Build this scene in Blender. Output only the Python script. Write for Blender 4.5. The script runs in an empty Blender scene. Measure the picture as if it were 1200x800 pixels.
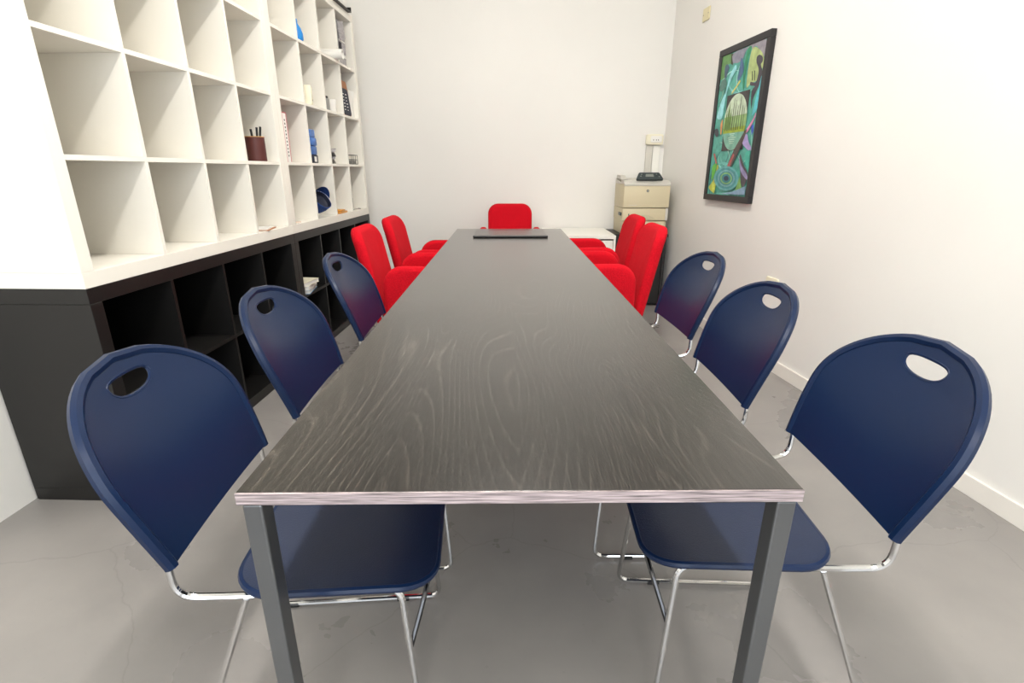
import bpy, bmesh, math, random
from mathutils import Vector, Matrix
random.seed(7)
SC = bpy.context.scene
COL = SC.collection
PI = math.pi

# ------------------------------------------------------------------ camera, light, exposure
cam_data = bpy.data.cameras.new('camera')
cam_data.sensor_width = 36.0
cam_data.lens = 36.0 * 598.0 / 1200.0
cam_data.clip_start = 0.02
camera = bpy.data.objects.new('camera', cam_data)
COL.objects.link(camera)
camera.location = (0, 0, 1.141)
camera.rotation_euler = (PI / 2 - 0.323, 0, 0)
SC.camera = camera

world = bpy.data.worlds.new('sky')
SC.world = world
world.use_nodes = True
world.node_tree.nodes['Background'].inputs[0].default_value = (0.75, 0.86, 1.0, 1)
world.node_tree.nodes['Background'].inputs[1].default_value = 1.0

def area_light(name, loc, rot, sx, sy, power, colour):
    d = bpy.data.lights.new(name, 'AREA')
    d.shape = 'RECTANGLE'; d.size = sx; d.size_y = sy
    d.energy = power; d.color = colour
    o = bpy.data.objects.new(name, d); COL.objects.link(o)
    o.location = loc; o.rotation_euler = rot
    return o
# daylight entering the glazed front behind the camera
WINDOW_POWER = 90.0
LAMP_POWER = 38.0
UPFILL_POWER = 22.0
area_light('window_daylight', (0.0, -1.92, 1.4), (PI / 2, 0, 0), 2.6, 2.6, WINDOW_POWER, (0.90, 0.95, 1.0))

vs = SC.view_settings
vs.view_transform = 'Standard'; vs.look = 'None'; vs.gamma = 1.0; vs.use_curve_mapping = False
vs.exposure = -0.14

# ------------------------------------------------------------------ materials
def lin(c):
    out = []
    for v in c[:3]:
        v = v / 255.0
        out.append(v / 12.92 if v <= 0.04045 else ((v + 0.055) / 1.055) ** 2.4)
    return (out[0], out[1], out[2], 1.0)

MATS = {}
def mat(name, rgb, rough=0.6, metal=0.0, var=0.0, scale=20.0, bump=0.0, bscale=None, spec=0.5, coat=0.0, stretch=None, emit=0.0, detail=4.0):
    if name in MATS: return MATS[name]
    m = bpy.data.materials.new(name); m.use_nodes = True
    nt = m.node_tree; b = nt.nodes['Principled BSDF']
    c = lin(rgb)
    b.inputs['Base Color'].default_value = c
    b.inputs['Roughness'].default_value = rough
    b.inputs['Metallic'].default_value = metal
    b.inputs['Specular IOR Level'].default_value = spec
    b.inputs['Coat Weight'].default_value = coat
    if emit:
        b.inputs['Emission Color'].default_value = c
        b.inputs['Emission Strength'].default_value = emit
    tc = nt.nodes.new('ShaderNodeTexCoord'); mp = nt.nodes.new('ShaderNodeMapping')
    nt.links.new(tc.outputs['Object'], mp.inputs['Vector'])
    if stretch: mp.inputs['Scale'].default_value = stretch
    if var:
        n = nt.nodes.new('ShaderNodeTexNoise'); n.inputs['Scale'].default_value = scale; n.inputs['Detail'].default_value = detail
        nt.links.new(mp.outputs[0], n.inputs['Vector'])
        r = nt.nodes.new('ShaderNodeValToRGB')
        r.color_ramp.elements[0].position = 0.3; r.color_ramp.elements[1].position = 0.7
        r.color_ramp.elements[0].color = tuple(max(0, v * (1 - var)) for v in c[:3]) + (1,)
        r.color_ramp.elements[1].color = tuple(min(1, v * (1 + var)) for v in c[:3]) + (1,)
        nt.links.new(n.outputs['Fac'], r.inputs['Fac']); nt.links.new(r.outputs[0], b.inputs['Base Color'])
    if bump:
        n2 = nt.nodes.new('ShaderNodeTexNoise'); n2.inputs['Scale'].default_value = bscale or scale; n2.inputs['Detail'].default_value = 3
        nt.links.new(mp.outputs[0], n2.inputs['Vector'])
        bp = nt.nodes.new('ShaderNodeBump'); bp.inputs['Strength'].default_value = bump; bp.inputs['Distance'].default_value = 0.003
        nt.links.new(n2.outputs['Fac'], bp.inputs['Height']); nt.links.new(bp.outputs[0], b.inputs['Normal'])
    MATS[name] = m
    return m

def wood_mat(name, dark, light, rough, grain=1.0):
    """open-grained oak, stained: long pores plus cathedral figure running along local Y"""
    m = bpy.data.materials.new(name); m.use_nodes = True
    nt = m.node_tree; N = nt.nodes; L = nt.links; b = N['Principled BSDF']
    tc = N.new('ShaderNodeTexCoord'); mp = N.new('ShaderNodeMapping'); mp.inputs['Scale'].default_value = (1, 0.22, 1)
    L.new(tc.outputs['Object'], mp.inputs[0])
    # cathedral contour lines: bands of a smooth, stretched noise field
    big = N.new('ShaderNodeTexNoise'); big.inputs['Scale'].default_value = 3.4; big.inputs['Detail'].default_value = 1.2; big.inputs['Distortion'].default_value = 0.35
    L.new(mp.outputs[0], big.inputs['Vector'])
    sx = N.new('ShaderNodeSeparateXYZ'); L.new(tc.outputs['Object'], sx.inputs[0])
    ab = N.new('ShaderNodeMath'); ab.operation = 'PINGPONG'; ab.inputs[1].default_value = 0.19; L.new(sx.outputs[0], ab.inputs[0])
    lx = N.new('ShaderNodeMath'); lx.operation = 'MULTIPLY'; lx.inputs[1].default_value = 34.0; L.new(ab.outputs[0], lx.inputs[0])
    mul = N.new('ShaderNodeMath'); mul.operation = 'MULTIPLY_ADD'; mul.inputs[1].default_value = 36.0
    L.new(big.outputs['Fac'], mul.inputs[0]); L.new(lx.outputs[0], mul.inputs[2])
    fr = N.new('ShaderNodeMath'); fr.operation = 'FRACT'; L.new(mul.outputs[0], fr.inputs[0])
    rmp = N.new('ShaderNodeValToRGB')
    e = rmp.color_ramp.elements
    e[0].position = 0.0; e[0].color = (0, 0, 0, 1)
    e[1].position = 1.0; e[1].color = (0, 0, 0, 1)
    x = e.new(0.10); x.color = (1, 1, 1, 1)
    x = e.new(0.26); x.color = (0.1, 0.1, 0.1, 1)
    L.new(fr.outputs[0], rmp.inputs[0])
    mp2 = N.new('ShaderNodeMapping'); mp2.inputs['Scale'].default_value = (230, 16, 230)
    L.new(tc.outputs['Object'], mp2.inputs[0])
    pore = N.new('ShaderNodeTexNoise'); pore.inputs['Scale'].default_value = 1.0; pore.inputs['Detail'].default_value = 3
    L.new(mp2.outputs[0], pore.inputs['Vector'])
    pr = N.new('ShaderNodeValToRGB'); pr.color_ramp.elements[0].position = 0.42; pr.color_ramp.elements[1].position = 0.66
    L.new(pore.outputs['Fac'], pr.inputs[0])
    # patchiness of the figure
    pat = N.new('ShaderNodeTexNoise'); pat.inputs['Scale'].default_value = 2.3; pat.inputs['Detail'].default_value = 2
    L.new(tc.outputs['Object'], pat.inputs['Vector'])
    pa = N.new('ShaderNodeMapRange'); pa.inputs[1].default_value = 0.35; pa.inputs[2].default_value = 0.7; pa.inputs[3].default_value = 0.18; pa.inputs[4].default_value = 1.0
    L.new(pat.outputs['Fac'], pa.inputs[0])
    pq = N.new('ShaderNodeMath'); pq.operation = 'MULTIPLY_ADD'; pq.inputs[1].default_value = 0.45; pq.inputs[2].default_value = 0.5; L.new(pr.outputs[0], pq.inputs[0])
    m1 = N.new('ShaderNodeMath'); m1.operation = 'MULTIPLY'; L.new(rmp.outputs[0], m1.inputs[0]); L.new(pq.outputs[0], m1.inputs[1])
    m2 = N.new('ShaderNodeMath'); m2.operation = 'MULTIPLY'; L.new(m1.outputs[0], m2.inputs[0]); L.new(pa.outputs[0], m2.inputs[1])
    m3 = N.new('ShaderNodeMath'); m3.operation = 'MULTIPLY_ADD'; L.new(pr.outputs[0], m3.inputs[0]); m3.inputs[1].default_value = 0.10; L.new(m2.outputs[0], m3.inputs[2])
    m4 = N.new('ShaderNodeMath'); m4.operation = 'MULTIPLY'; m4.use_clamp = True; L.new(m3.outputs[0], m4.inputs[0]); m4.inputs[1].default_value = grain
    mix = N.new('ShaderNodeMixRGB'); mix.inputs[1].default_value = lin(dark); mix.inputs[2].default_value = lin(light)
    L.new(m4.outputs[0], mix.inputs[0]); L.new(mix.outputs[0], b.inputs['Base Color'])
    b.inputs['Roughness'].default_value = rough
    b.inputs['Specular IOR Level'].default_value = 0.5
    b.inputs['Coat Weight'].default_value = 0.55; b.inputs['Coat Roughness'].default_value = 0.24
    bp = N.new('ShaderNodeBump'); bp.inputs['Strength'].default_value = 0.25; bp.inputs['Distance'].default_value = 0.0006
    L.new(pr.outputs[0], bp.inputs['Height']); L.new(bp.outputs[0], b.inputs['Normal'])
    return m

def floor_mat():
    m = bpy.data.materials.new('polished_concrete'); m.use_nodes = True
    nt = m.node_tree; N = nt.nodes; L = nt.links; b = N['Principled BSDF']
    tc = N.new('ShaderNodeTexCoord')
    n1 = N.new('ShaderNodeTexNoise'); n1.inputs['Scale'].default_value = 1.6; n1.inputs['Detail'].default_value = 6; n1.inputs['Roughness'].default_value = 0.55
    L.new(tc.outputs['Object'], n1.inputs['Vector'])
    r = N.new('ShaderNodeValToRGB'); r.color_ramp.elements[0].position = 0.3; r.color_ramp.elements[1].position = 0.72
    r.color_ramp.elements[0].color = lin((128, 125, 123)); r.color_ramp.elements[1].color = lin((150, 146, 142))
    L.new(n1.outputs['Fac'], r.inputs[0])
    # hairline cracks
    nd = N.new('ShaderNodeTexNoise'); nd.inputs['Scale'].default_value = 3.0; nd.inputs['Detail'].default_value = 5
    L.new(tc.outputs['Object'], nd.inputs['Vector'])
    mx = N.new('ShaderNodeMixRGB'); mx.inputs[0].default_value = 0.16
    L.new(tc.outputs['Object'], mx.inputs[1]); L.new(nd.outputs['Color'], mx.inputs[2])
    vo = N.new('ShaderNodeTexVoronoi'); vo.voronoi_dimensions = '2D'; vo.feature = 'DISTANCE_TO_EDGE'; vo.inputs['Scale'].default_value = 1.5
    L.new(mx.outputs[0], vo.inputs['Vector'])
    cr = N.new('ShaderNodeValToRGB'); cr.color_ramp.elements[0].position = 0.0; cr.color_ramp.elements[1].position = 0.0045
    cr.color_ramp.elements[0].color = (0.55, 0.55, 0.55, 1); cr.color_ramp.elements[1].color = (1, 1, 1, 1)
    L.new(vo.outputs['Distance'], cr.inputs[0])
    # only some of them show
    mu = N.new('ShaderNodeMixRGB'); mu.blend_type = 'MULTIPLY'; mu.inputs[0].default_value = 0.28
    L.new(r.outputs[0], mu.inputs[1]); L.new(cr.outputs[0], mu.inputs[2])
    # specks
    sp = N.new('ShaderNodeTexNoise'); sp.inputs['Scale'].default_value = 60; sp.inputs['Detail'].default_value = 2
    L.new(tc.outputs['Object'], sp.inputs['Vector'])
    sr = N.new('ShaderNodeValToRGB'); sr.color_ramp.elements[0].position = 0.24; sr.color_ramp.elements[1].position = 0.3
    sr.color_ramp.elements[0].color = (0.5, 0.5, 0.5, 1); sr.color_ramp.elements[1].color = (1, 1, 1, 1)
    L.new(sp.outputs['Fac'], sr.inputs[0])
    m2 = N.new('ShaderNodeMixRGB'); m2.blend_type = 'MULTIPLY'; m2.inputs[0].default_value = 0.12
    L.new(mu.outputs[0], m2.inputs[1]); L.new(sr.outputs[0], m2.inputs[2])
    L.new(m2.outputs[0], b.inputs['Base Color'])
    rr = N.new('ShaderNodeMapRange'); rr.inputs[3].default_value = 0.2; rr.inputs[4].default_value = 0.38
    L.new(n1.outputs['Fac'], rr.inputs[0]); L.new(rr.outputs[0], b.inputs['Roughness'])
    return m

M_WALL = mat('wall_paint', (233, 231, 226), 0.85, var=0.02, scale=1.3, bump=0.12, bscale=45)
M_CEIL = mat('ceiling_paint', (238, 236, 230), 0.9)
M_FLOOR = floor_mat()
M_TABLE = wood_mat('dark_stained_oak', (18, 15, 13), (84, 77, 70), 0.24, 1.0)
M_EDGE_LIT = mat('oak_edge_front_lit', (150, 137, 138), 0.5, var=0.8, scale=1.0, stretch=(14, 14, 420), detail=5)  # oak grain, with the light on the front edge put into the pale colour
M_STEEL = mat('raw_steel', (112, 114, 116), 0.3, metal=0.75, var=0.12, scale=9, stretch=(1, 1, 0.2))
M_CHROME_DARK_REFL = mat('chrome_dark_reflection', (78, 78, 80), 0.16, metal=1.0)  # front brace chrome, its dark reflection put into the base colour
M_CHROME = mat('chrome', (215, 215, 215), 0.09, metal=1.0)
M_BLUE = mat('navy_plastic', (10, 31, 63), 0.34, bump=0.03, bscale=500, spec=0.3)
M_BLUESEAT = mat('navy_textured_plastic', (20, 34, 62), 0.42, bump=0.25, bscale=420)
M_RED = mat('red_wool', (194, 10, 29), 0.95, var=0.16, scale=170, bump=0.9, bscale=190, spec=0.2)
M_WSHELF = mat('white_foil', (240, 236, 226), 0.45)
M_BSHELF = mat('black_brown_foil', (17, 16, 15), 0.42, var=0.1, scale=3, stretch=(1, 1, 8))
M_BLACK = mat('black_plastic', (22, 22, 23), 0.42)
M_DARKMETAL = mat('dark_metal', (35, 35, 36), 0.4, metal=0.6)
M_WHITE = mat('white_lacquer', (242, 240, 232), 0.38)
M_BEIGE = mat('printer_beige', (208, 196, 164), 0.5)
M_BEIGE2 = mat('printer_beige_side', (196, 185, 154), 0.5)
M_PGREY = mat('printer_pale_grey', (206, 202, 192), 0.5)
M_SLATE = mat('control_panel_slate', (48, 58, 60), 0.4)
M_LCD = mat('lcd_grey', (132, 138, 130), 0.3)
M_PAPER = mat('paper_white', (236, 234, 228), 0.8)
M_LEATHER = mat('black_leather', (44, 36, 36), 0.2, bump=0.15, bscale=220)

# ------------------------------------------------------------------ mesh helpers
def link(name, bm, material, parent=None, smooth=False, loc=None):
    me = bpy.data.meshes.new(name)
    bmesh.ops.recalc_face_normals(bm, faces=bm.faces)
    bm.to_mesh(me); bm.free()
    if isinstance(material, (list, tuple)):
        for m in material: me.materials.append(m)
    else:
        me.materials.append(material)
    if smooth:
        for p in me.polygons: p.use_smooth = True
        try: me.set_sharp_from_angle(angle=math.radians(38))
        except Exception: pass
    o = bpy.data.objects.new(name, me); COL.objects.link(o)
    if parent: o.parent = parent
    if loc: o.location = loc
    return o

def tag(o, label, cat, group=None):
    o['label'] = label; o['category'] = cat
    if group: o['group'] = group
    return o

def empty(name, loc, rz, label, cat, group=None):
    o = bpy.data.objects.new(name, None); COL.objects.link(o)
    o.empty_display_size = 0.05
    o.location = loc; o.rotation_euler = (0, 0, rz)
    return tag(o, label, cat, group)

def structure(o):
    o['kind'] = 'structure'; return o

def box(bm, x0, x1, y0, y1, z0, z1, bev=0.0, seg=2):
    g = bmesh.ops.create_cube(bm, size=1.0)
    vs_ = g['verts']
    bmesh.ops.scale(bm, vec=(x1 - x0, y1 - y0, z1 - z0), verts=vs_)
    bmesh.ops.translate(bm, vec=((x0 + x1) / 2, (y0 + y1) / 2, (z0 + z1) / 2), verts=vs_)
    if bev > 0:
        es = list({e for v in vs_ for e in v.link_edges})
        bmesh.ops.bevel(bm, geom=es, offset=bev, segments=seg, profile=0.5, affect='EDGES')
    return bm

def B(x0, x1, y0, y1, z0, z1, bev=0.0, seg=2):
    return box(bmesh.new(), x0, x1, y0, y1, z0, z1, bev, seg)

def loft(bm, rings, closed=True, cap=True):
    R = [[bm.verts.new(p) for p in r] for r in rings]
    n = len(R[0])
    for a, b in zip(R[:-1], R[1:]):
        for i in range(n if closed else n - 1):
            j = (i + 1) % n
            bm.faces.new((a[i], a[j], b[j], b[i]))
    if cap and closed:
        bm.faces.new(R[0]); bm.faces.new(R[-1])
    return R

def catmull(pts, sub=6):
    P = [Vector(p) for p in pts]
    out = []
    for i in range(len(P) - 1):
        p0 = P[max(i - 1, 0)]; p1 = P[i]; p2 = P[i + 1]; p3 = P[min(i + 2, len(P) - 1)]
        for k in range(sub):
            t = k / sub
            out.append(0.5 * ((2 * p1) + (-p0 + p2) * t + (2 * p0 - 5 * p1 + 4 * p2 - p3) * t * t + (-p0 + 3 * p1 - 3 * p2 + p3) * t ** 3))
    out.append(P[-1])
    return out

def fillet(pts, r, n=5):
    """polyline with rounded corners of radius-ish r"""
    P = [Vector(p) for p in pts]; out = [P[0]]
    for i in range(1, len(P) - 1):
        a = (P[i - 1] - P[i]); b = (P[i + 1] - P[i])
        d = min(r, a.length * 0.45, b.length * 0.45)
        s = P[i] + a.normalized() * d; e = P[i] + b.normalized() * d
        for k in range(n + 1):
            t = k / n
            out.append(s * (1 - t) ** 2 + P[i] * 2 * t * (1 - t) + e * t * t)
    out.append(P[-1])
    return out

def tube(bm, pts, r, n=8, closed=False):
    P = [Vector(p) for p in pts]
    m = len(P); up = Vector((0.13, 0.21, 0.97)).normalized()
    rings = []; last = None
    for i in range(m):
        if closed: t = (P[(i + 1) % m] - P[i - 1])
        else: t = P[min(i + 1, m - 1)] - P[max(i - 1, 0)]
        t.normalize()
        if last is None:
            u = t.cross(up)
            if u.length < 1e-3: u = t.cross(Vector((1, 0, 0)))
        else:
            u = last - t * last.dot(t)
        u.normalize(); last = u
        v = t.cross(u)
        rings.append([P[i] + u * (r * math.cos(2 * PI * k / n)) + v * (r * math.sin(2 * PI * k / n)) for k in range(n)])
    if closed: rings.append(rings[0]); 
    R = loft(bm, rings, cap=not closed)
    if closed: bmesh.ops.remove_doubles(bm, verts=bm.verts, dist=1e-6)
    return R

def lathe(bm, prof, n=20, centre=(0, 0, 0)):
    cx, cy, cz = centre
    rings = [[(cx + r * math.cos(2 * PI * k / n), cy + r * math.sin(2 * PI * k / n), cz + z) for k in range(n)] for r, z in prof]
    loft(bm, rings)
    return bm

def rrect(w, h, r, n=6):
    """rounded rectangle centred on the origin, list of (a, b)"""
    r = max(1e-4, min(r, w / 2 - 1e-4, h / 2 - 1e-4)); out = []
    for cx, cy, a0 in ((w / 2 - r, h / 2 - r, 0), (-w / 2 + r, h / 2 - r, PI / 2), (-w / 2 + r, -h / 2 + r, PI), (w / 2 - r, -h / 2 + r, 1.5 * PI)):
        for k in range(n + 1):
            a = a0 + (PI / 2) * k / n
            out.append((cx + r * math.cos(a), cy + r * math.sin(a)))
    return out

def pillow(bm, w, h, t, r, e, place, n=6, k=4, crown=0.0):
    """rounded-rectangle slab w x h, thickness t, corner radius r, edge rounding e; place(a, b, c) -> xyz"""
    layers = []
    for i in range(k + 1):
        a = (PI / 2) * i / k
        layers.append((e * (1 - math.sin(a)), -t / 2 + e * (1 - math.cos(a))))
    for i in range(k, -1, -1):
        a = (PI / 2) * i / k
        layers.append((e * (1 - math.sin(a)), t / 2 - e * (1 - math.cos(a))))
    rings = []
    ins = [0.75, 0.4]
    for f in ins: rings.append([place(a * (1 - f), b * (1 - f), -t / 2 - crown * f) for a, b in rrect(w - 2 * e, h - 2 * e, r - e, n)])
    for inset, c in layers:
        rings.append([place(a, b, c) for a, b in rrect(w - 2 * inset, h - 2 * inset, max(r - inset, 0.002), n)])
    for f in reversed(ins): rings.append([place(a * (1 - f), b * (1 - f), t / 2 + crown * f) for a, b in rrect(w - 2 * e, h - 2 * e, r - e, n)])
    loft(bm, rings)
    return bm

def copy_tree(o, parent=None):
    c = o.copy(); COL.objects.link(c)
    if parent: c.parent = parent
    for ch in list(o.children): copy_tree(ch, c)
    return c

# ------------------------------------------------------------------ the room
YB = 4.82                      # back wall
YF = -2.0                      # glazed front behind the camera
H = 3.55
def xr(y): return 1.455 - 0.11 * (y - 3.8)           # right wall, slightly splayed
TH = 0.034                                           # bookshelf wall, slightly splayed
def xl(y): return -1.24 - 0.405 - (4.55 - y) * math.tan(TH)

def prism(pts, z0, z1):
    bm = bmesh.new()
    loft(bm, [[(x, y, z0) for x, y in pts], [(x, y, z1) for x, y in pts]])
    return bm
T = 0.12
structure(link('floor', prism([(xl(YF) - T, YF - T), (xr(YF) + T, YF - T), (xr(YB) + T, YB + T), (xl(YB) - T, YB + T)], -0.1, 0.0), M_FLOOR))
structure(link('ceiling', prism([(xl(YF) - T, YF - T), (xr(YF) + T, YF - T), (xr(YB) + T, YB + T), (xl(YB) - T, YB + T)], H, H + 0.1), M_CEIL))
structure(link('wall_back', prism([(xl(YB) - T, YB), (xr(YB) + T, YB), (xr(YB) + T, YB + T), (xl(YB) - T, YB + T)], 0, H), M_WALL))
structure(link('wall_left', prism([(xl(YF), YF), (xl(YB), YB), (xl(YB) - T, YB), (xl(YF) - T, YF)], 0, H), M_WALL))
structure(link('wall_right', prism([(xr(YF), YF), (xr(YB), YB), (xr(YB) + T, YB), (xr(YF) + T, YF)], 0, H), M_WALL))
# front wall with a wide glazed opening
bm = bmesh.new()
xa, xb = xl(YF) - T, xr(YF) + T
box(bm, xa, -1.4, YF - T, YF, 0, H); box(bm, 1.4, xb, YF - T, YF, 0, H)
box(bm, -1.4, 1.4, YF - T, YF, 0, 0.06); box(bm, -1.4, 1.4, YF - T, YF, 2.8, H)
structure(link('wall_front', bm, M_WALL))
win = structure(link('window_1', B(-0.03, 0.03, YF - 0.09, YF - 0.03, 0.06, 2.8), M_DARKMETAL))
M_GLASS = mat('window_glass', (235, 240, 240), 0.02)
M_GLASS.node_tree.nodes['Principled BSDF'].inputs['Transmission Weight'].default_value = 1.0
for x0, x1 in ((-1.36, -0.03), (0.03, 1.36)):
    link('window_pane', B(x0, x1, YF - 0.064, YF - 0.058, 0.10, 2.76), M_GLASS, win)
for x0, x1, z0, z1 in ((-1.4, 1.4, 0.06, 0.10), (-1.4, 1.4, 2.76, 2.8), (-1.4, -1.36, 0.10, 2.76), (1.36, 1.4, 0.10, 2.76)):
    link('window_frame', B(x0, x1, YF - 0.09, YF - 0.03, z0, z1), M_DARKMETAL, win)
# baseboards
M_BASE = mat('baseboard_white', (236, 232, 224), 0.4)
structure(link('baseboard_right', prism([(xr(YF) - 0.012, YF + 0.01), (xr(YB - 0.02) - 0.012, YB - 0.02), (xr(YB - 0.02) - 0.0005, YB - 0.02), (xr(YF) - 0.0005, YF + 0.01)], 0.001, 0.075), M_BASE))
structure(link('baseboard_back', prism([(xl(YB) + 0.02, YB - 0.012), (xr(YB) - 0.02, YB - 0.012), (xr(YB) - 0.02, YB - 0.0005), (xl(YB) + 0.02, YB - 0.0005)], 0.001, 0.075), M_BASE))

# ceiling lamps: suspended linear fluorescent fittings over the table (above the frame)
M_TUBE = mat('lit_tube', (255, 244, 226), 0.5, emit=6.0)
lamp_names = ['suspended fluorescent batten by the glazed front wall', 'suspended fluorescent batten over the near half of the table', 'suspended fluorescent batten over the far half of the table']
for i, y in enumerate((-1.0, 0.75, 2.5)):
    t = empty('ceiling_lamp', (0.05, y, 3.3), 0, lamp_names[i], 'lamp', 'ceiling lamps')
    link('housing', B(-0.07, 0.07, -0.62, 0.62, 0.0, 0.05, 0.008), M_WHITE, t)
    for s in (-1, 1):
        bm = bmesh.new(); tube(bm, [(s * 0.035, -0.58, -0.02), (s * 0.035, 0.58, -0.02)], 0.013, 10)
        link('tube', bm, M_TUBE, t, True)
        bm = bmesh.new(); tube(bm, [(0, s * 0.5, 0.05), (0, s * 0.5, 0.249)], 0.006, 8)
        link('suspension_rod', bm, M_CHROME, t, True)
    area_light('uplight_fill', (0.05, y, 3.36), (PI, 0, 0), 0.12, 1.15, UPFILL_POWER, (1.0, 0.965, 0.915))  # added upward fill that evens out the ambient light on the walls
    area_light('lamp_light', (0.05, y, 3.262), (0, 0, 0), 0.12, 1.15, LAMP_POWER, (1.0, 0.965, 0.915))

# ------------------------------------------------------------------ conference table
TZ = 0.74
table = empty('conference_table', (0.012, 0.575, 0), 0.0105, 'long dark oak conference table on slim steel legs', 'table')
TW, TL = 0.752, 3.203
link('table_top', B(-TW / 2, TW / 2, 0.0015, TL - 0.0015, TZ - 0.018, TZ, 0.0012, 1), M_TABLE, table)
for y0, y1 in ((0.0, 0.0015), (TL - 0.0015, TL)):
    o = link('lit_edge_strip', B(-TW / 2, TW / 2, y0 - 0.0006, y1 + 0.0006, TZ - 0.0178, TZ - 0.0006), M_EDGE_LIT, table)
    o['label'] = 'oak end grain strip with front light painted into its pale colour'
LW, LD = 0.026, 0.03
leg_bm = B(-LW / 2, LW / 2, -LD / 2, LD / 2, 0.004, TZ - 0.022, 0.0025, 2)
leg0 = link('leg', leg_bm, M_STEEL, table)
leg_pos = [(-1, 0.0), (1, 0.0), (-1, 1), (1, 1)]
for i, (sx, e) in enumerate(leg_pos):
    lg = leg0 if i == 0 else leg0.copy()
    if i: COL.objects.link(lg); lg.parent = table
    lx = sx * (TW / 2 - LW / 2 - 0.004); ly = LD / 2 + 0.004 if e == 0 else TL - LD / 2 - 0.004
    lg.location = (lx, ly, 0)
    link('mounting_plate', B(lx - sx * 0.05 - 0.06, lx - sx * 0.05 + 0.06, ly - 0.015 + (0 if e == 0 else -0.09), ly + 0.015 + (0.09 if e == 0 else 0), TZ - 0.022, TZ - 0.0182), M_DARKMETAL, table)
    link('foot_pad', B(lx - 0.011, lx + 0.011, ly - 0.013, ly + 0.013, 0, 0.004), M_BLACK, table)

# leather desk pad at the far end
pad = empty('desk_pad', (-0.012, 3.47, TZ + 0.0006), 0.0105, 'dark leather desk pad at the far end of the table', 'desk pad')
bm = bmesh.new(); pillow(bm, 0.47, 0.42, 0.008, 0.012, 0.003, lambda a, b, c: (a, b, c + 0.004))
link('pad_body', bm, M_LEATHER, pad, True)
bm = bmesh.new()
rings = []
for i in range(9):
    a = PI * i / 8
    rings.append([(x, -0.2105 - 0.012 * math.sin(a) * 0.9, 0.007 - 0.0065 * math.cos(a)) for x in (-0.236, 0.236)])
for k in range(2): pass
tube(bm, [(-0.236, -0.212, 0.0068), (0.236, -0.212, 0.0068)], 0.0065, 10)
link('front_roll', bm, M_BLACK, pad, True)

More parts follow.
